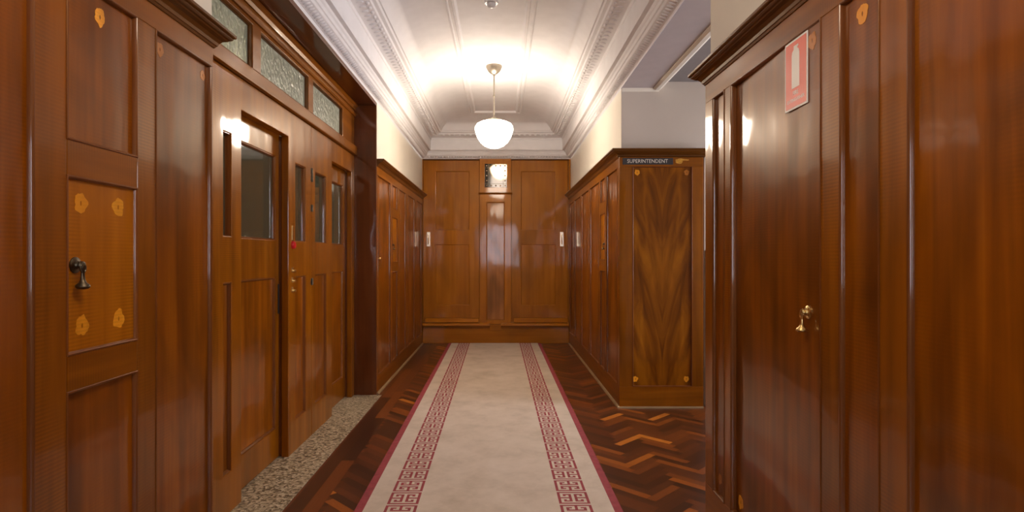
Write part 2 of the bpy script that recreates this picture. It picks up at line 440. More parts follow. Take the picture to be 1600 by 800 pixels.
# ------------------------------------------------------------------ setting: shell
YB = -4.2
bm = bmesh.new()
uvl = None
def build_floor():
    """parquet laid block by block: herringbone with a straight border along the left"""
    bm = bmesh.new()
    uv = bm.loops.layers.uv.new('UVMap'); cl = bm.loops.layers.color.new('block')
    rnd = random.Random(3)
    def quad(pts, uvs):
        # clip to the room rectangle by Sutherland-Hodgman
        poly = [(p, q) for p, q in zip(pts, uvs)]
        for ax, val, sgn in clip:
            out = []
            for i in range(len(poly)):
                (p, pu), (q, qu) = poly[i], poly[(i+1) % len(poly)]
                ip, iq = (p[ax]-val)*sgn >= 0, (q[ax]-val)*sgn >= 0
                if ip: out.append((p, pu))
                if ip != iq:
                    t = (val-p[ax])/(q[ax]-p[ax])
                    out.append(((p[0]+(q[0]-p[0])*t, p[1]+(q[1]-p[1])*t), (pu[0]+(qu[0]-pu[0])*t, pu[1]+(qu[1]-pu[1])*t)))
            poly = out
            if len(poly) < 3: return
        f = bm.faces.new([bm.verts.new((p[0], p[1], 0)) for p, _ in poly])
        v = min(1, max(0, rnd.gauss(.50, .2)))
        for l, (_, u) in zip(f.loops, poly):
            l[uv].uv = u; l[cl] = (v, v, v, 1)
    Lb, Wb = .27, .054
    g = .0006
    c45 = math.sqrt(.5)
    clip = [(0, -.93, 1), (0, 4.2, -1), (1, YB, 1), (1, YE+.1, -1)]
    k = int(Lb/Wb)
    for i in range(-160, 170):
        for j in range(-40, 40):
            for o in (0, 1):
                # herringbone in the rotated frame: stair offsets
                if o == 0: a0, b0, da, db = i*Wb+j*2*Lb, i*Wb, Lb, Wb
                else: a0, b0, da, db = i*Wb, i*Wb-2*Lb+Wb+j*2*Lb, Wb, Lb
                pts = []
                for a, b in ((a0+g, b0+g), (a0+da-g, b0+g), (a0+da-g, b0+db-g), (a0+g, b0+db-g)):
                    pts.append((a, b))
                wp = [((a-b)*c45+1.2, (a+b)*c45-2) for a, b in pts]
                cx = sum(p[0] for p in wp)/4; cy = sum(p[1] for p in wp)/4
                if not (-1.4 < cx < 4.6 and YB-.4 < cy < YE+.4): continue
                ru = rnd.random()*40
                uvs = [(0, 0), (1, 0), (1, 1), (0, 1)] if o == 0 else [(0, 0), (0, 1), (1, 1), (1, 0)]
                quad(wp, [(u+ru, v+ru) for u, v in uvs])
    clip = [(0, -2.7, 1), (0, -.93, -1), (1, YB, 1), (1, YE+.1, -1)]
    for r in range(30):
        x1 = -.93-r*.085; y = YB-rnd.random()
        if x1 < -2.7: break
        while y < YE+.1:
            y2 = y+.9+rnd.random()*.5
            ru = rnd.random()*40
            quad([(x1-.085+g, y+g), (x1-g, y+g), (x1-g, y2-g), (x1-.085+g, y2-g)], [(ru, 0+ru), (ru, 1+ru), (2+ru, 1+ru), (2+ru, ru)])
            y = y2
    # dark bed under the joints
    f = bm.faces.new([bm.verts.new(p) for p in ((-2.7, YB, -.004), (4.2, YB, -.004), (4.2, YE+.1, -.004), (-2.7, YE+.1, -.004))])
    for l in f.loops: l[uv].uv = (0, 0); l[cl] = (0, 0, 0, 1)
    return struct('floor', bm, 'parquet')
build_floor()

# walls
LEFT_END, POST = 2.384, 5.496
bm = bmesh.new()
wbox(bm, -1.62, -1.172, YB, LEFT_END, 2.215, 2.80)
wbox(bm, -1.62, -1.172, POST+.03, YE, 2.215, 2.80)
wbox(bm, -1.75, -1.62, YB, LEFT_END, 0, 2.80)
wbox(bm, -1.75, -1.62, POST+.03, YE, 0, 2.80)
wbox(bm, -1.62, -1.172, LEFT_END, POST+.03, 2.74, 2.80)
struct('wall_left', bm, 'plaster_cream')
SUPY, NEARY = 5.046, 2.913
bm = bmesh.new()
wbox(bm, WR+.005, 1.55, YB, NEARY-.005, 2.225, 2.80)
wbox(bm, WR+.005, 1.76, SUPY+.03, YE, 2.225, 2.80)
wbox(bm, 1.46, 1.55, YB, NEARY-.005, 0, 2.225)
struct('wall_right', bm, 'plaster_cream')
bm = bmesh.new()
wbox(bm, 1.76, 4.2, SUPY+.055, SUPY+.2, 0, 2.85)
wbox(bm, WR+.006, 1.76, SUPY+.025, SUPY+.03, 2.225, 2.85)
wbox(bm, 1.55, 4.2, NEARY-.15, NEARY-.005, 0, 2.85)
wbox(bm, 4.2, 4.3, NEARY-.15, SUPY+.2, 0, .85)
wbox(bm, 4.2, 4.3, NEARY-.15, SUPY+.2, 2.5, 2.85)
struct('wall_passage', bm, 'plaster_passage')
bm = bmesh.new()
wbox(bm, -1.75, 1.76, YE+.42, YE+.55, 0, 3.4)
struct('wall_back', bm, 'plaster_cream')
bm = bmesh.new()
plate(bm, front_plane(YB), -1.75, 1.76, 0, 2.8, -.0, .12, [(-.75, .6, .9, 2.5)], 0)
struct('wall_front', bm, 'plaster_cream')
# landing behind the glazed doors
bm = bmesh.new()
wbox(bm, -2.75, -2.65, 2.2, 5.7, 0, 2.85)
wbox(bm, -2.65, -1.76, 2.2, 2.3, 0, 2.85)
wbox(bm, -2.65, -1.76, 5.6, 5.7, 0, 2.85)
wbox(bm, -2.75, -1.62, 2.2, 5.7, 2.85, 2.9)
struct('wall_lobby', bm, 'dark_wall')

# ceiling: cornice and coved tray, mitred round the hall
PROF = [(0, 1.44), (.006, 1.452), (.012, 1.455), (.062, 1.483), (.066, 1.49), (.07, 1.50), (.078, 1.505), (.084, 1.525), (.094, 1.535),
        (.10, 1.548), (.128, 1.553), (.132, 1.57), (.135, 1.70), (.142, 1.705), (.147, 1.728), (.165, 1.733), (.245, 1.752), (.262, 1.756), (.268, 1.775), (.292, 1.781), (.30, 1.80)]
COVE = [(.30, 1.80), (.311, 1.802), (.335, 1.842), (.37, 1.88), (.412, 1.909), (.46, 1.931), (.52, 1.949), (.59, 1.960), (.66, 1.965)]
def tray(prof, fill):
    bm = bmesh.new(); rows = []
    for u, z in prof:
        rows.append([bm.verts.new((x, y, CZ+z)) for x, y in ((XL+u, YB+u), (WR-u, YB+u), (WR-u, YE-u), (XL+u, YE-u))])
    for a, b in zip(rows, rows[1:]):
        for i in range(4): bm.faces.new((a[i], a[(i+1) % 4], b[(i+1) % 4], b[i]))
    if fill: bm.faces.new(rows[-1])
    return bm
struct('trim_1', tray(PROF, False), 'plaster_white')
o = struct('ceiling', tray(COVE, True), 'plaster_white', smooth=True)
# leaf enrichment and bead course: repeated modelling in one moulding each
def ellip(bm, c, ax, seg=8, rings=5):
    mat = Matrix.Translation(c) @ ax
    bmesh.ops.create_uvsphere(bm, u_segments=seg, v_segments=rings, radius=1, matrix=mat)
bm = bmesh.new()
for side in (0, 1):
    y = 1.5
    while y < YE-.1:
        for u, z, tilt in ((.037, 1.466, 1), ):
            x = XL+u if side == 0 else WR-u
            sg = 1 if side == 0 else -1
            ax = Matrix.Rotation(sg*-.5, 4, 'Y') @ Matrix.Rotation(.5*sg, 4, 'Z') @ Matrix.Diagonal((.024, .011, .006, 1))
            ellip(bm, (x, y, CZ+z), ax)
        y += .04
x = XL+.1
while x < WR-.1:
    ellip(bm, (x, YE-.037, CZ+1.466), Matrix.Rotation(.5, 4, 'X') @ Matrix.Diagonal((.011, .024, .006, 1))); x += .04
struct('trim_2', bm, 'plaster_white', smooth=True)
bm = bmesh.new()
for side in (0, 1):
    y = 1.5
    while y < YE-.26:
        x = XL+.24 if side == 0 else WR-.24
        ellip(bm, (x, y, CZ+1.751), Matrix.Diagonal((.014, .022, .014, 1)))
        x2 = XL+.195 if side == 0 else WR-.195
        ellip(bm, (x2, y+.035, CZ+1.739), Matrix.Diagonal((.03, .016, .008, 1)))
        y += .078
x = XL+.26
while x < WR-.26:
    ellip(bm, (x, YE-.24, CZ+1.751), Matrix.Diagonal((.022, .014, .014, 1))); x += .078
struct('trim_3', bm, 'plaster_white', smooth=True)
# flat moulded frame on the ceiling
bm = bmesh.new()
PX = lambda s, z, n: Vector((s, z, CZ+1.966-n))
ring(bm, PX, -.437, .282, YB+.7, YE-.70, [(0, -.003), (.006, .012), (.02, .016), (.028, .008), (.05, .008), (.056, .02), (.076, .022), (.084, .012), (.094, -.003)])
struct('trim_4', bm, 'plaster_white')
# passage beam, ceiling and its moulding
bm = bmesh.new()
wbox(bm, WR+.004, 1.335, NEARY-.01, SUPY+.03, 2.742, 2.86)
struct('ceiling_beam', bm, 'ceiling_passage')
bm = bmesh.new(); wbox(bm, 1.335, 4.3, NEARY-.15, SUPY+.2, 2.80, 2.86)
struct('ceiling_passage', bm, 'ceiling_shaded')
bm = bmesh.new()
extrude_profile(bm, lambda s, z, n: Vector((1.335+n, s, z)), [(-.03, 2.742), (-.03, 2.75), (0, 2.80), (.07, 2.80), (.066, 2.775), (.05, 2.75), (.04, 2.735), (.02, 2.725), (-.01, 2.725), (-.03, 2.735)], NEARY-.01, SUPY+.025)
extrude_profile(bm, lambda s, z, n: Vector((s, SUPY+.024-n, z)), [(0, 2.742), (.02, 2.742), (.012, 2.73), (0, 2.715)], WR+.01, 1.36)
struct('trim_5', bm, 'plaster_cream')

# dado of the passage wall
bm = bmesh.new()
wbox(bm, 1.765, 4.19, SUPY+.035, SUPY+.055, 0, 1.29)
struct('wall_passage_dado', bm, 'tile_grey')
bm = bmesh.new(); wbox(bm, 1.765, 4.19, SUPY+.02, SUPY+.055, 1.29, 1.35, .006)
struct('trim_6', bm, 'cornice_wood_x')

# unseen windows, added to let daylight in on the near cupboards
def window(name, P, s0, s1, z0, z1):
    w = struct_empty(name, P((s0+s1)/2, z0, 0))
    bm = bmesh.new(); mid = (s0+s1)/2; zm = (z0+z1)/2
    plate(bm, P, s0, s1, z0, z1, -.05, .03, [(s0+.06, mid-.025, z0+.06, zm-.02), (mid+.025, s1-.06, z0+.06, zm-.02), (s0+.06, mid-.025, zm+.02, z1-.06), (mid+.025, s1-.06, zm+.02, z1-.06)])
    obj('window_frame', bm, 'white_plastic', w)
    boxobj('pane', P, s0+.05, s1-.05, z0+.05, z1-.05, -.012, -.008, 'clear_pane', w, 0)
glass('clear_pane', (.97, .98, 1), .0, 1.)
window('window_4', lambda s, z, n: Vector((4.25-n, s, z)), NEARY+.02, SUPY+.03, .87, 2.48)
window('window_5', lambda s, z, n: Vector((s, YB-.06+n, z)), -.74, .59, .91, 2.49)

# ------------------------------------------------------------------ cupboards
def bead_panel(parent, P, s0, s1, z0, z1, mat='panel_wood', name='panel', depth=-.012, bead=True, bow=0.):
    bm = bmesh.new()
    if bow:
        k = 24
        prof = [(s0+(s1-s0)*i/k, depth-bow*(i/k)**1.3) for i in range(k+1)]
        A = [bm.verts.new(P(a, z0, n)) for a, n in prof]; B = [bm.verts.new(P(a, z1, n)) for a, n in prof]
        for i in range(k): bm.faces.new((A[i], A[i+1], B[i+1], B[i]))
    else: box(bm, P, s0, s1, z0, z1, depth-.012, depth, 0)
    p = obj(name, bm, mat, parent, smooth=bool(bow))
    if bead:
        bm = bmesh.new(); ring(bm, P, s0, s1, z0, z1, BEAD)
        obj('bead_moulding', bm, 'bead_wood', p, smooth=True)
    return p
def inlay(parent, P, s, z, r, seed, mat='inlay_wood', n=-.0108, sx=1.):
    bm = bmesh.new(); flower(bm, P, s, z, r, n, seed, sx)
    return obj('flower_inlay', bm, mat, parent)

CORN = [(-.006, 2.142), (.004, 2.142), (.008, 2.150), (.012, 2.152), (.016, 2.163), (.026, 2.174), (.040, 2.180), (.043, 2.184), (.050, 2.187), (.056, 2.192), (.056, 2.197), (.063, 2.199), (.066, 2.203), (.066, 2.213), (-.006, 2.213)]
def cornice(parent, P, s0, s1, m0, m1, mat, name='cornice', dz=0.):
    bm = bmesh.new()
    extrude_profile(bm, P, [(n, z+dz) for n, z in CORN], s0, s1, m0, m1)
    return obj(name, bm, mat, parent)

def drop_pull(parent, P, s, z, mat, sc=1., n0=-.012):
    """round escutcheon with a hanging bell-shaped pull"""
    out = (P(0, 0, 1)-P(0, 0, 0))
    bm = bmesh.new()
    lathe(bm, [(0, -.001), (.021*sc, -.001), (.021*sc, .003*sc), (.017*sc, .006*sc), (.011*sc, .008*sc), (.009*sc, .013*sc), (.011*sc, .018*sc), (.009*sc, .023*sc), (0, .026*sc)], P(s, z, n0), out)
    obj('escutcheon', bm, mat, parent, smooth=True)
    bm = bmesh.new()
    lathe(bm, [(0, .0), (.005*sc, .002*sc), (.0065*sc, .008*sc), (.0045*sc, .014*sc), (.0045*sc, .03*sc), (.006*sc, .042*sc), (.009*sc, .05*sc), (.0165*sc, .056*sc), (.0175*sc, .061*sc), (.013*sc, .066*sc), (0, .068*sc)], P(s, z+.004*sc, n0+.021*sc), (0, 0, -1))
    # small ring that carries the drop
    pts = [P(s+.010*sc*math.cos(t), z-.008*sc+.012*sc*math.sin(t), n0+.022*sc) for t in [2*math.pi*i/16 for i in range(17)]]
    tube(bm, pts, .0022*sc, 8)
    obj('drop_pull', bm, mat, parent, smooth=True)

def cupboard(label, P, s0, s1, cols, depth, railmat, cornmat, top=2.065, bot=.185, m=(0, 0), group=None, dz=0.):
    """cols: ('stile', a, b) | ('panel', a, b, opts) | ('column', a, b, [z-breaks], opts)"""
    t = thing('cupboard', label, 'cupboard', P((s0+s1)/2, 0, -depth/2), group)
    boxobj('carcass', P, s0+.001, s1-.001, .0, 2.14, -depth, -.0245, 'panel_wood', t, .0)
    boxobj('frieze', P, s0, s1, top, 2.144, -.024, 0, railmat, t, .003)
    boxobj('plinth', P, s0, s1, 0.012, bot, -.024, 0, railmat, t, .003)
    bm = bmesh.new(); extrude_profile(bm, P, [(-.02, 0), (.018, 0), (.018, .006), (.012, .014), (.004, .018), (-.02, .018)], s0, min(s1, YE-.04))
    obj('base_bead', bm, 'floor_bead', t)
    cornice(t, P, s0, s1, m[0], m[1], cornmat, dz=dz)
    made = []
    for c in cols:
        if c[0] == 'stile':
            made.append(boxobj('stile', P, c[1], c[2], bot, top, -.024, 0, 'stile_wood', t, .003))
        elif c[0] == 'panel':
            made.append(bead_panel(t, P, c[1], c[2], bot, top, **(c[3] if len(c) > 3 else {})))
        elif c[0] == 'column':
            zs = c[3]; sub = []
            for k in range(0, len(zs), 2):
                if k > 0: boxobj('rail', P, c[1], c[2], zs[k-1], zs[k], -.024, 0, railmat, t, .003)
                mid = (k == 2)
                sub.append(bead_panel(t, P, c[1], c[2], zs[k], zs[k+1], mat='locker_wood' if mid else 'panel_wood', name='locker_door' if mid else 'panel', depth=-.008 if mid else -.012))
            made.append(sub)
    return t, made

PL, PR = left_plane(XL), right_plane(XR)
# near left
tL, mk = cupboard('polished wooden cupboard in the left foreground, small inlaid locker door with drop pull', PL, -.6, LEFT_END, [
    ('stile', -.6, -.5), ('panel', -.5, .32), ('stile', .32, .42), ('panel', .42, .9), ('stile', .9, .985), ('panel', .985, 1.468),
    ('stile', 1.468, 1.579),
    ('column', 1.579, 1.885, [.185, .932, 1.032, 1.517, 1.616, 2.065]),
    ('stile', 1.885, 1.987), ('panel', 1.987, 2.368), ('stile', 2.368, LEFT_END)], .44, 'rail_wood_y', 'cornice_wood_y', m=(0, 1))
lowp, lock, topp = mk[7]
k = 0
for s, z in ((1.643, 1.447), (1.803, 1.449), (1.648, 1.105), (1.806, 1.108)):
    k += 1; inlay(lock, PL, s, z, .026, k, n=-.0072)
drop_pull(lock, PL, 1.62, 1.275, 'old_brass', 1.05, -.008)
inlay(topp, PL, 1.727, 2.0, .026, 11, n=-.0112, sx=.8)
inlay(mk[9], PL, 2.03, 2.012, .022, 12, 'inlay_faded', n=-.0112)
inlay(mk[9], PL, 2.32, 2.012, .018, 13, 'inlay_faded', n=-.0112)
# return of the cornice on the exposed end
def cornice_return(t, y, x0, x1, sgn, mat):
    """cornice along X on an end that faces +Y (sgn=+1) or -Y (sgn=-1)"""
    P2 = lambda s, z, n: Vector((s, y+sgn*n, z))
    bm = bmesh.new()
    m1 = 1 if x1 > x0 else -1
    extrude_profile(bm, P2, CORN, x0, x1, 0, m1)
    obj('cornice_return', bm, mat, t)
cornice_return(tL, LEFT_END, -1.35, XL, 1, 'cornice_wood_x')

# far left, beyond the glazed doors
Fs = POST+.03
tFL, mk = cupboard('long panelled wooden cupboard on the left wall between dark door post and end closet', PL, Fs, YE-.003, [
    ('stile', Fs, 5.56), ('panel', 5.56, 6.19), ('stile', 6.19, 6.30),
    ('column', 6.30, 6.61, [.175, 1.13, 1.234, 1.718, 1.81, 2.065]),
    ('stile', 6.61, 6.73), ('panel', 6.73, 7.19), ('stile', 7.19, 7.38), ('panel', 7.38, 7.93), ('stile', 7.93, 8.11), ('panel', 8.11, 8.63), ('stile', 8.63, YE-.003)],
    .44, 'rail_wood_y', 'cornice_wood_y', bot=.175)
bm = bmesh.new()
lathe(bm, [(0, 0), (.013, 0), (.013, .003), (.007, .006), (.006, .016), (.012, .022), (.013, .028), (.008, .034), (0, .036)], PL(5.60, 1.275, -.012), (1, 0, 0))
obj('knob', bm, 'brass', mk[1], smooth=True, label='small round brass knob')
drop_pull(mk[3][1], PL, 6.36, 1.42, 'old_brass', .8, -.008)

# far right, with the painted name over its end
tFR, mk = cupboard('panelled wooden cupboard on the right with SUPERINTENDENT sign over its figured end panel', PR, SUPY, YE-.003, [
    ('stile', SUPY, 5.12), ('panel', 5.12, 5.64), ('stile', 5.64, 5.72),
    ('column', 5.72, 6.0, [.185, 1.155, 1.26, 1.72, 1.836, 2.065]),
    ('stile', 6.0, 6.08), ('panel', 6.08, 6.70), ('stile', 6.70, 6.80), ('panel', 6.80, 7.42), ('stile', 7.42, 7.52), ('panel', 7.52, 8.10), ('stile', 8.10, 8.2), ('panel', 8.2, 8.68), ('stile', 8.68, YE-.003)],
    .70, 'rail_wood_y', 'cornice_wood_y', m=(-1, 0))
drop_pull(mk[3][1], PR, 5.77, 1.42, 'old_brass', .9, -.008)
PS = front_plane(SUPY)
SX1 = 1.728
# the exposed end that looks down the hall
EP = front_plane(SUPY-.0)
boxobj('end_stile', EP, XR+.0005, 1.125, .185, 2.065, 0.0005, .016, 'stile_wood', tFR, .003)
boxobj('end_stile', EP, 1.632, SX1, .185, 2.065, .0005, .016, 'stile_wood', tFR, .003)
boxobj('end_frieze', EP, XR+.0005, SX1, 2.065, 2.144, .0005, .016, 'rail_wood_x', tFR, .003)
boxobj('end_plinth', EP, XR+.0005, SX1, .012, .185, .0005, .016, 'rail_wood_x', tFR, .003)
bm = bmesh.new(); box(bm, EP, 1.125, 1.632, .185, 2.065, .0005, .006)
endp = obj('end_panel', bm, 'flame_veneer', tFR, label='dark flame-figured end panel with small blossom inlays')
bm = bmesh.new(); ring(bm, lambda s, z, n: EP(s, z, n+.016), 1.125, 1.632, .185, 2.065, [(d, max(n, -.0155)) for d, n in BEAD]); obj('bead_moulding', bm, 'bead_wood', endp, smooth=True)
for i, (s, z, mm) in enumerate(((1.165, 2.015, 'inlay_wood'), (1.588, 2.015, 'inlay_faded'), (1.15, .247, 'inlay_wood'), (1.585, .247, 'inlay_wood'))):
    inlay(endp, EP, s, z, .022, 30+i, mm, n=.0075)
bm = bmesh.new(); extrude_profile(bm, EP, [(0, 0), (.03, 0), (.03, .006), (.02, .014), (.004, .018), (0, .018)], XR-.018, SX1)
obj('base_bead', bm, 'floor_bead', tFR)
bm = bmesh.new()
extrude_profile(bm, front_plane(SUPY), [(n+.0, z) for n, z in CORN], XR, SX1+.01, -1, 1)
obj('cornice_return', bm, 'cornice_wood_x', tFR)

# near right
tNR, mk = cupboard('polished wooden cupboard in the right foreground with broad flush door below the red sign', PR, -.6, NEARY, [
    ('stile', -.6, -.5), ('panel', -.5, .3), ('stile', .3, .4), ('panel', .4, 1.462), ('stile', 1.462, 1.573), ('panel', 1.573, 1.757), ('stile', 1.757, 1.861),
    ('panel', 1.861, 2.59, dict(name='door', depth=-.002, bow=.021)), ('stile', 2.59, 2.665), ('panel', 2.665, 2.81), ('stile', 2.81, NEARY)],
    .44, 'rail_wood_y', 'cornice_wood_y', top=2.052, bot=.18, m=(0, 1))
dR = mk[7]
drop_pull(dR, PR, 1.94, 1.115, 'brass', 1.05, -.003)
inlay(dR, PR, 2.53, .24, .026, 41, n=-.0195); inlay(dR, PR, 1.916, 2.0, .026, 42, 'inlay_faded', n=-.0018)
inlay(mk[5], PR, 1.665, 1.985, .026, 43, n=-.0112)
inlay(mk[9], PR, 2.745, .26, .022, 44, 'inlay_faded', n=-.0112)
cornice_return(tNR, NEARY, 1.35, XR, 1, 'cornice_wood_x')

# ------------------------------------------------------------------ glazed doors on the left
XF, XLf = -1.37, -1.433
PF, PD = left_plane(XF), left_plane(XLf)
GZ0, GZ1 = 1.40, 1.92
LZ0, LZ1 = .21, 1.165
OT = 2.07
def pane(parent, P, s0, s1, z0, z1, n=-.02, mat='clear_glass'):
    return boxobj('pane', P, s0, s1, z0, z1, n-.004, n, mat, parent, 0)
def screen_half(name, s0, s1, opening, glasses):
    d = struct_empty(name, PF((s0+s1)/2, 0, -.02))
    holes = [(opening[0], opening[1], -1, OT)]
    for a, b in glasses: holes += [(a, b, GZ0, GZ1), (a, b, LZ0, LZ1)]
    bm = bmesh.new(); plate(bm, PF, s0, s1, 0.004, 2.236, -.045, 0, holes, .004)
    obj('door_frame', bm, 'stile_wood', d)
    for a, b in glasses:
        pane(d, PF, a-.004, b+.004, GZ0-.004, GZ1+.004, -.03)
        boxobj('panel', PF, a-.003, b+.003, LZ0-.003, LZ1+.003, -.034, -.018, 'panel_wood', d, 0)
        bm = bmesh.new(); ring(bm, PF, a, b, LZ0, LZ1, [(-.001, -.02), (-.001, -.004), (.004, -.003), (.010, -.014), (.012, -.019)]); obj('bead_moulding', bm, 'bead_wood', d)
        bm = bmesh.new(); ring(bm, PF, a, b, GZ0, GZ1, [(-.001, -.03), (-.001, -.006), (.003, -.006), (.006, -.016), (.007, -.03)]); obj('glazing_bead', bm, 'bead_wood', d)
    return d
def leaf(parent, a, b, g0, g1):
    holes = [(g0, g1, GZ0, GZ1+.015), (g0, g1, LZ0-.01, LZ1)]
    bm = bmesh.new(); plate(bm, PD, a, b, .01, OT+.02, -.04, 0, holes, .004)
    lf = obj('door_leaf', bm, 'stile_wood', parent)
    pane(lf, PD, g0-.004, g1+.004, GZ0-.004, GZ1+.019, -.02)
    boxobj('panel', PD, g0-.003, g1+.003, LZ0-.013, LZ1+.003, -.03, -.014, 'panel_wood', lf, 0)
    bm = bmesh.new(); ring(bm, PD, g0, g1, LZ0-.01, LZ1, [(-.001, -.02), (-.001, -.003), (.005, -.002), (.012, -.010), (.014, -.016)]); obj('bead_moulding', bm, 'bead_wood', lf)
    bm = bmesh.new(); ring(bm, PD, g0, g1, GZ0, GZ1+.015, [(-.001, -.02), (-.001, -.003), (.005, -.002), (.010, -.010), (.011, -.022)]); obj('glazing_bead', bm, 'bead_wood', lf)
    return lf
d1 = screen_half('door_1', 2.402, 4.256, (3.107, 3.793), [(2.904, 2.99), (3.921, 4.132)])
l1 = leaf(d1, 3.09, 3.81, 3.2, 3.741)
d2 = screen_half('door_2', 4.260, POST-.002, (4.769, 5.40), [(4.339, 4.617)])
l2 = leaf(d2, 4.75, 5.418, 4.86, 5.333)
# jamb linings of the two openings
for d, a, b in ((d1, 3.107, 3.793), (d2, 4.769, 5.40)):
    for s0, s1 in ((a-.02, a-.001), (b+.001, b+.02)):
        boxobj('jamb', PF, s0, s1, .01, OT, -.0625, -.046, 'portal_wood', d, 0)
# fittings on the meeting stiles
for z in (1.885, 1.835, 1.62, 1.09):
    bm = bmesh.new(); lathe(bm, [(0, 0), (.007, 0), (.007, .05), (0, .05)], PF(4.258, z, .004), (0, 0, 1), 12)
    box(bm, PF, 4.235, 4.28, z+.002, z+.048, 0, .002)
    obj('hinge', bm, 'old_brass', d2)
boxobj('lock_plate', PF, 3.85, 3.885, 1.405, 1.50, 0, .004, 'brass', d1, .001)
bm = bmesh.new(); lathe(bm, [(0, .0), (.026, .0), (.026, .012), (.021, .018), (0, .02)], PF(3.866, 1.372, 0), (1, 0, 0)); obj('button', bm, 'red_plastic', d1, smooth=True, label='red round button')
for z in (1.19, 1.125, 1.06):
    bm = bmesh.new()
    box(bm, PF, 3.852, 3.882, z, z+.036, 0, .003, .001)
    lathe(bm, [(0, 0), (.012, 0), (.007, .012), (.009, .018), (0, .022)], PF(3.867, z+.012, .003), (1, 0, 0), 14)
    obj('bolt', bm, 'brass', d1, smooth=True)
boxobj('recess_shade', PD, 3.775, 3.788, .93, 1.12, 0, .006, 'recess_black', d1, .001)  # black strip painting the dark of the door pull recess

# transom lights above
bm = bmesh.new()
wins = [(2.62, 3.248), (3.362, 4.19), (4.295, 5.09)]
plate(bm, PF, 2.402, POST-.002, 2.238, 2.70, -.05, .0, [(a, b, 2.33, 2.577) for a, b in wins], .004)
box(bm, PF, 2.402, POST-.002, 2.238, 2.318, 0, .03, .008)
extrude_profile(bm, PF, [(0, 2.60), (.012, 2.60), (.02, 2.612), (.022, 2.625), (.0, 2.635)], 2.402, POST-.002)
extrude_profile(bm, PF, [(0, 2.66), (.01, 2.66), (.018, 2.68), (.032, 2.695), (.04, 2.70), (0, 2.70)], 2.402, POST-.002)
struct('trim_7', bm, 'rail_wood_y')
for i, (a, b) in enumerate(wins):
    w = struct_empty('window_%d' % (i+1), PF((a+b)/2, 2.33, -.03))
    pane(w, PF, a-.006, b+.006, 2.326, 2.581, -.026, 'hammered_glass')
    bm = bmesh.new(); ring(bm, PF, a, b, 2.33, 2.577, [(-.001, -.03), (-.001, -.006), (.004, -.006), (.009, -.016), (.010, -.026)]); obj('glazing_bead', bm, 'cornice_wood_y', w)

# portal: post, soffit and near lining
bm = bmesh.new()
wbox(bm, -1.50, XL, POST, POST+.026, 0.0, 2.735, .003)
struct('trim_8', bm, 'portal_wood')
bm = bmesh.new()
wbox(bm, -1.50, -1.166, 2.384, POST, 2.705, 2.735)
struct('trim_9', bm, 'portal_wood_y')
bm = bmesh.new(); wbox(bm, -1.50, -1.18, 2.386, 2.400, 0.0, 2.705)
struct('trim_10', bm, 'portal_wood')
# stone strip before the doors
bm = bmesh.new(); wbox(bm, -1.48, -1.115, 2.405, POST-.003, .0005, .004)
struct('trim_11', bm, 'terrazzo')

# ------------------------------------------------------------------ closet across the end
PE = front_plane(YE)
ex = lambda px: (px-783)/105.0
ez = lambda py: CZ+(400-py)/105.0
tE = thing('closet', 'tall wooden two-door closet closing the far end of the hall under the cornice', 'closet', (-.08, YE+.2, 0))
boxobj('carcass', PE, -1.163, 1.008, 0, 2.79, -.40, -.03, 'end_wood', tE, 0)
for a_, b_ in ((-1.27, -1.160), (1.004, 1.14)): boxobj('side_filler', PE, a_, b_, 0, 2.79, -.03, -.001, 'end_wood', tE, 0)
boxobj('top_rail', PE, -1.163, 1.008, 2.742, 2.79, -.03, .0, 'end_wood_x', tE, .003)
extr = bmesh.new(); extrude_profile(extr, PE, [(0, 2.72), (.006, 2.72), (.012, 2.735), (.0, 2.745)], -1.163, 1.008)
obj('top_moulding', extr, 'cornice_wood_x', tE)
ZB = ez(503)
for dx0, dx1, p0, p1, hx in ((661.5, 749, 680.5, 733.3, 669.5), (799.5, 887.5, 814.3, 867.6, 877.8)):
    s0, s1 = ex(dx0), ex(dx1)
    hs = [(ex(p0), ex(p1), ez(359.5), ez(267.7)), (ex(p0), ex(p1), ez(477), ez(382))]
    bm = bmesh.new(); plate(bm, PE, s0+.002, s1-.002, ez(497)+.002, 2.741, -.028, -.004, hs, .003)
    dr = obj('door', bm, 'end_wood', tE)
    for h in hs:
        boxobj('panel', PE, h[0]-.004, h[1]+.004, h[2]-.004, h[3]+.004, -.0255, -.012, 'end_wood', dr, 0)
        bm = bmesh.new(); ring(bm, PE, *h, [(-.001, -.01), (0, -.005), (.004, -.006), (.008, -.0125)]); obj('bead_moulding', bm, 'end_wood_x', dr)
    bm = bmesh.new(); hxx = ex(hx)
    box(bm, PE, hxx-.026, hxx+.026, ez(385), ez(362.5), -.004, .0, .001)
    obj('handle_plate', bm, 'bright_brass', dr, label='pale brass pull plate')
    bm = bmesh.new()
    pts = [PE(hxx, ez(367), -.002), PE(hxx, ez(367), .028), PE(hxx, ez(369), .036), PE(hxx, ez(379), .036), PE(hxx, ez(381), .028), PE(hxx, ez(381), -.002)]
    tube(bm, pts, .007, 10); obj('pull', bm, 'bright_brass', dr, smooth=True)
    bm = bmesh.new(); extrude_profile(bm, PE, [(-.03, ez(503.2)), (.05, ez(503.2)), (.05, ez(502.4)), (.044, ez(501.8)), (-.002, ez(497)), (-.03, ez(497))], s0+.03, s1-.012)
    obj('weather_rail', bm, 'end_wood_x', tE)
boxobj('base', PE, -1.163, 1.008, 0, ez(509), -.03, .012, 'end_wood_x', tE, .004)
bm = bmesh.new()
for a, b in ((661, 765), (783, 888)):
    extrude_profile(bm, PE, [(-.03, ez(509)), (.06, ez(509)), (.068, ez(508)), (.066, ez(506.8)), (.05, ez(504.6)), (.012, ez(503.4)), (-.03, ez(503.4))], ex(a), ex(b))
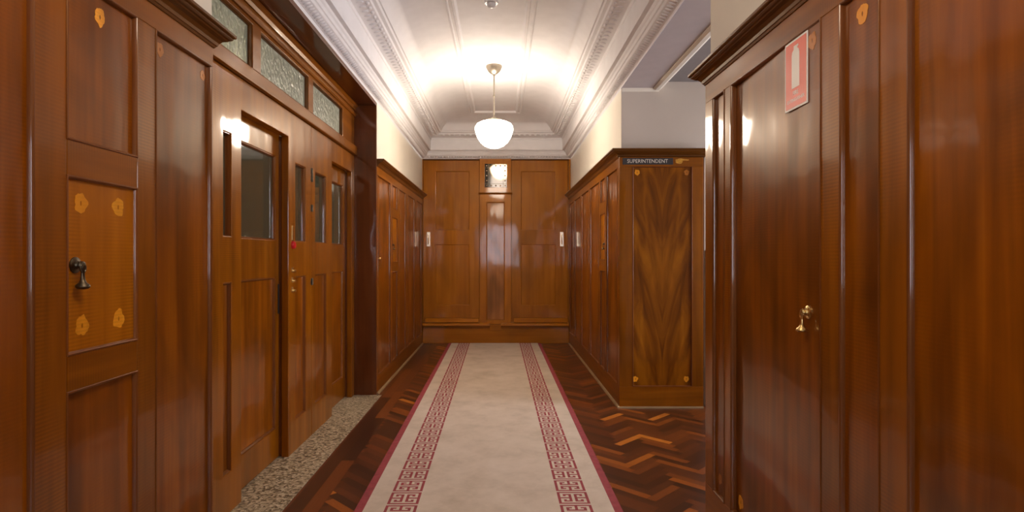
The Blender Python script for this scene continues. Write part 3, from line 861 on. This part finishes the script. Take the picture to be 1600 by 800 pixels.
obj('base_moulding', bm, 'end_wood_x', tE)
# centre pier
a, b = ex(749.5), ex(798.6)
hs = [(ex(760), ex(788.5), ez(500), ez(316))]
bm = bmesh.new(); plate(bm, PE, a, b, ez(506), ez(304), -.03, .03, hs, .004); pier = obj('pier', bm, 'end_wood', tE)
boxobj('pier_panel', PE, ex(760)-.004, ex(788.5)+.004, ez(500)-.004, ez(316)+.004, -.02, .017, 'end_figured', pier, 0)
bm = bmesh.new(); ring(bm, PE, ex(760), ex(788.5), ez(500), ez(316), [(-.001, .018), (0, .031), (.006, .030), (.012, .018)]); obj('bead_moulding', bm, 'end_wood', pier)
boxobj('pier_foot', PE, ex(765), ex(783), ez(516), ez(506.5), .013, .034, 'end_wood_x', tE, .003)
bm = bmesh.new(); extrude_profile(bm, PE, [(-.03, ez(304)), (.03, ez(304)), (.045, ez(303)), (.062, ez(301.5)), (.062, ez(300.3)), (-.03, ez(300.3))], a-.015, b+.015)
obj('ledge', bm, 'end_wood_x', tE)
bm = bmesh.new(); g = (ex(757.5), ex(792), ez(293), ez(256.5))
plate(bm, PE, a, b, ez(300.2), 2.741, -.03, .03, [g], .004); fr = obj('mirror_frame', bm, 'end_wood', tE)
bm = bmesh.new()
zc = (g[2]+g[3])/2; gx = (g[0]+g[1])/2; tl = math.tan(math.radians(4.0))
PT = lambda s, z, n: PE(s, z, n+.012+(z-zc)*tl+(s-gx)*.0117)
box(bm, PT, g[0]-.002, g[1]+.002, g[2]-.002, g[3]+.002, -.004, .0)
mir = obj('mirror', bm, 'silvered_glass', fr, label='small square leaded mirror with studded border')
n_st = 5
for i in range(n_st):
    for j in range(n_st):
        if 0 < i < n_st-1 and 0 < j < n_st-1: continue
        s = g[0]+.028+(g[1]-g[0]-.056)*i/(n_st-1); z = g[2]+.028+(g[3]-g[2]-.056)*j/(n_st-1)
        bm = bmesh.new()
        lathe(bm, [(.012, .0), (.0105, .004), (.006, .007), (0, .008)], PT(s, z, 0), (0, -1, 0), 12)
        obj('stud', bm, 'bright_brass', mir, smooth=True)
bm = bmesh.new()
t = .0025
for q in (.055,):
    for s in (g[0]+q, g[1]-q): box(bm, PT, s-t, s+t, g[2], g[3], 0, .003)
    for z in (g[2]+q, g[3]-q): box(bm, PT, g[0], g[1], z-t, z+t, 0, .003)
obj('leading', bm, 'old_brass', mir)

# ------------------------------------------------------------------ runner
def rug():
    bm = bmesh.new()
    HW = .68; y0, y1 = -1.2, 8.725
    k1 = ["###########", "#....#....#", "#.##.#.##.#", "#.#..#..#.#", "#.#######.#", "#.........#", "#.#######.#", "#.#..#..#.#", "#.##.#.##.#", "#....#....#", "###########"]
    k2 = [''.join(k1[c][r] for c in range(11)) for r in range(11)]
    cw, cl = .0148, .167/12
    xs = [-HW, -HW+.043]
    b0 = -HW+.150
    xs += [b0+i*cw for i in range(12)]
    full = xs+[-x for x in reversed(xs)]
    rows = int((y1-y0)/cl)
    ys = [y1-i*cl for i in range(rows+1)]
    zt = .011
    vs = [[bm.verts.new((x, y, zt)) for x in full] for y in ys]
    for r in range(rows):
        blk, rr = divmod(r, 12)
        pat = k1 if blk % 2 == 0 else k2
        for c in range(len(full)-1):
            f = bm.faces.new((vs[r][c], vs[r+1][c], vs[r+1][c+1], vs[r][c+1]))
            red = False
            if c == 0 or c == len(full)-2: red = True
            elif 2 <= c <= 12: red = rr < 11 and pat[rr][c-2] == '#'
            elif len(full)-14 <= c <= len(full)-4: red = rr < 11 and pat[rr][len(full)-4-c] == '#'
            f.material_index = 1 if red else 0
    # thickness: skirt to the floor
    nb = len(full)
    per = [vs[0][c] for c in range(nb)]+[vs[r][nb-1] for r in range(1, rows+1)]+[vs[rows][c] for c in range(nb-2, -1, -1)]+[vs[r][0] for r in range(rows-1, 0, -1)]
    low = [bm.verts.new((v.co.x*1.0, v.co.y, .0005)) for v in per]
    for i in range(len(per)):
        j = (i+1) % len(per)
        f = bm.faces.new((per[i], per[j], low[j], low[i])); f.material_index = 1
    fb = bm.faces.new(low); fb.material_index = 0
    rot = Matrix.Rotation(math.radians(.33), 4, 'Z')
    ctr = Vector((-.078, 5.5, 0))
    for v in bm.verts:
        v.co = rot @ (v.co-Vector((0, 5.5, 0)))+ctr
    o = obj('carpet_runner', bm, ['rug_cream', 'rug_red'])
    tag(o, 'long cream carpet runner with dark red key pattern borders on parquet floor', 'rug')
rug()

# ------------------------------------------------------------------ pendant and detector
LX, LY = -.073, 6.087
def pendant(y, label, om='opal_glass'):
    t = thing('pendant_lamp', label, 'lamp', (LX, y, CZ+1.965))
    Z = CZ+1.965
    bm = bmesh.new(); lathe(bm, [(0, -.001), (.083, -.001), (.085, .012), (.079, .022), (.076, .032), (.06, .06), (.034, .082), (.014, .09), (.012, .105), (0, .105)], (LX, y, Z), (0, 0, -1), 32)
    obj('canopy', bm, 'lamp_metal', t, smooth=True)
    bm = bmesh.new(); lathe(bm, [(0, .10), (.0075, .10), (.0075, .30), (.012, .302), (.012, .318), (.0075, .32), (.0075, .545), (0, .545)], (LX, y, Z), (0, 0, -1), 14)
    obj('rod', bm, 'lamp_metal', t, smooth=True)
    bm = bmesh.new(); lathe(bm, [(0, .535), (.02, .535), (.035, .545), (.07, .553), (.082, .566), (.082, .585), (0, .585)], (LX, y, Z), (0, 0, -1), 32)
    obj('fitter', bm, 'lamp_metal', t, smooth=True)
    bm = bmesh.new()
    lathe(bm, [(.076, .57), (.09, .574), (.14, .585), (.178, .605), (.195, .632), (.197, .66), (.187, .70), (.17, .745), (.14, .79), (.10, .825), (.05, .847), (0, .854)], (LX, y, Z), (0, 0, -1), 40)
    obj('shade', bm, om, t, smooth=True, label='glowing opal glass bowl')
pendant(LY, 'lit pendant lamp with white opal glass bowl hanging from the ceiling')
pendant(1.0, 'unseen opal pendant lamp added nearest the viewpoint to light the near cupboards', 'opal_glass_dim')  # second pendant, added out of view to light the near cupboards
sd = thing('smoke_detector', 'small white domed smoke detector on the ceiling above the pendant lamp', 'smoke detector', (-.075, 4.52, CZ+1.965))
bm = bmesh.new(); lathe(bm, [(0, -.001), (.055, -.001), (.055, .02), (.05, .028), (0, .03)], (-.075, 4.52, CZ+1.965), (0, 0, -1), 28); obj('base', bm, 'white_plastic', sd, smooth=True)
bm = bmesh.new(); lathe(bm, [(.035, .029), (.035, .04), (.028, .052), (.015, .06), (0, .062)], (-.075, 4.52, CZ+1.965), (0, 0, -1), 28); obj('sensor_dome', bm, 'white_plastic', sd, smooth=True)

# ------------------------------------------------------------------ signs
t = thing('fire_extinguisher_sign', 'red and white fire extinguisher sign on the right foreground cupboard door', 'sign', PR(2.016, 1.806, 0))
PSg = right_plane(XR+.002)
s0, s1, z0, z1 = 1.940, 2.093, 1.806, 2.045
boxobj('backing', PSg, s0, s1, z0, z1, 0, .003, 'sign_white', t, .0005)
boxobj('red_field', PSg, s0+.007, s1-.007, z0+.007, z1-.007, .003, .0036, 'sign_red', t, 0)
sc_ = (s0+s1)/2
bm = bmesh.new()
prof = [(-.026, .072), (.026, .072), (.026, .185), (.022, .198), (.012, .204), (.012, .208), (.020, .211), (.018, .216), (-.012, .216), (-.012, .204), (-.022, .198), (-.026, .185)]
extrude_profile(bm, lambda s, z, n: PSg(sc_-n, z0+z, .0036+s), prof, 0, .0006)
obj('extinguisher_symbol', bm, 'sign_white', t)
obj('lettering', text_mesh('FIRE', .021, PSg, sc_, z0+.054, .0036, -1, .0005), 'sign_white', t)
obj('lettering', text_mesh('EXTINGUISHER', .0165, PSg, sc_, z0+.031, .0036, -1, .0005, sx=1.05), 'sign_white', t)

PQ = front_plane(SUPY-.016)
t = thing('name_plaque', 'narrow black SUPERINTENDENT name plaque over the figured end panel', 'sign', PQ(1.25, 2.078, 0))
boxobj('plate', PQ, 1.037, 1.468, 2.080, 2.137, 0, .004, 'plaque_black', t, .0015)
obj('lettering', text_mesh('SUPERINTENDENT', .045, PQ, 1.25, 2.1085, .004, 1, .0006, sx=.93), 'plaque_letter', t)
# pointing hand
bm = bmesh.new()
def blob(pts, n=.0025):
    A = [bm.verts.new(PQ(s, z, 0)) for s, z in pts]; B = [bm.verts.new(PQ(s, z, n)) for s, z in pts]
    bm.faces.new(A); bm.faces.new(B)
    for i in range(len(pts)): bm.faces.new((A[i], A[(i+1) % len(pts)], B[(i+1) % len(pts)], B[i]))
hx, hz = 1.49, 2.110
hand = [(0, -.012), (.012, -.018), (.03, -.022), (.048, -.022), (.054, -.017), (.053, -.012), (.058, -.010), (.06, -.004), (.058, .0005), (.064, .003), (.066, .006),
        (.10, .005), (.112, .007), (.115, .011), (.111, .015), (.07, .017), (.056, .021), (.045, .024), (.03, .022), (.016, .016), (0, .014)]
blob([(hx+a, hz+b) for a, b in hand])
o = obj('hand_sign', bm, 'gold_leaf'); tag(o, 'gilt pointing hand to the right of the black name plaque', 'sign')

# ------------------------------------------------------------------ lights
def area(name, loc, rot, sx, sy, power, col):
    l = bpy.data.lights.new(name, 'AREA'); l.shape = 'RECTANGLE'; l.size = sx; l.size_y = sy; l.energy = power; l.color = col
    o = bpy.data.objects.new(name, l); COL.objects.link(o); o.location = loc; o.rotation_euler = rot
area('daylight_passage', (4.5, 4.0, 1.7), (0, math.radians(90), 0), 1.6, 2.0, 45, (1.0, .95, .97))
area('daylight_rear', (-.08, YB-.3, 1.7), (math.radians(90), 0, 0), 1.3, 1.5, 25, (.92, .92, 1.0))
l = bpy.data.lights.new('lobby_fill', 'POINT'); l.energy = 9; l.color = (1, .85, .62); l.shadow_soft_size = .12  # added fill light with no lamp body, brightens the space behind the doors
o = bpy.data.objects.new('lobby_fill', l); COL.objects.link(o); o.location = (-2.1, 4.0, 2.6)
w = bpy.data.worlds.new('World'); SC.world = w; w.use_nodes = True
w.node_tree.nodes['Background'].inputs[0].default_value = (.8, .86, 1, 1)
w.node_tree.nodes['Background'].inputs[1].default_value = 1.0

# ------------------------------------------------------------------ camera
cam = bpy.data.cameras.new('camera'); co = bpy.data.objects.new('camera', cam); COL.objects.link(co)
co.location = (0, 0, CZ); co.rotation_euler = (math.radians(90), 0, 0)
cam.sensor_width = 36; cam.lens = 920/1600*36; cam.shift_x = 17/1600; cam.shift_y = 0
cam.clip_start = .02
SC.camera = co
vs = SC.view_settings
vs.view_transform = 'Standard'; vs.look = 'None'; vs.gamma = 1; vs.use_curve_mapping = False
vs.exposure = 1.45
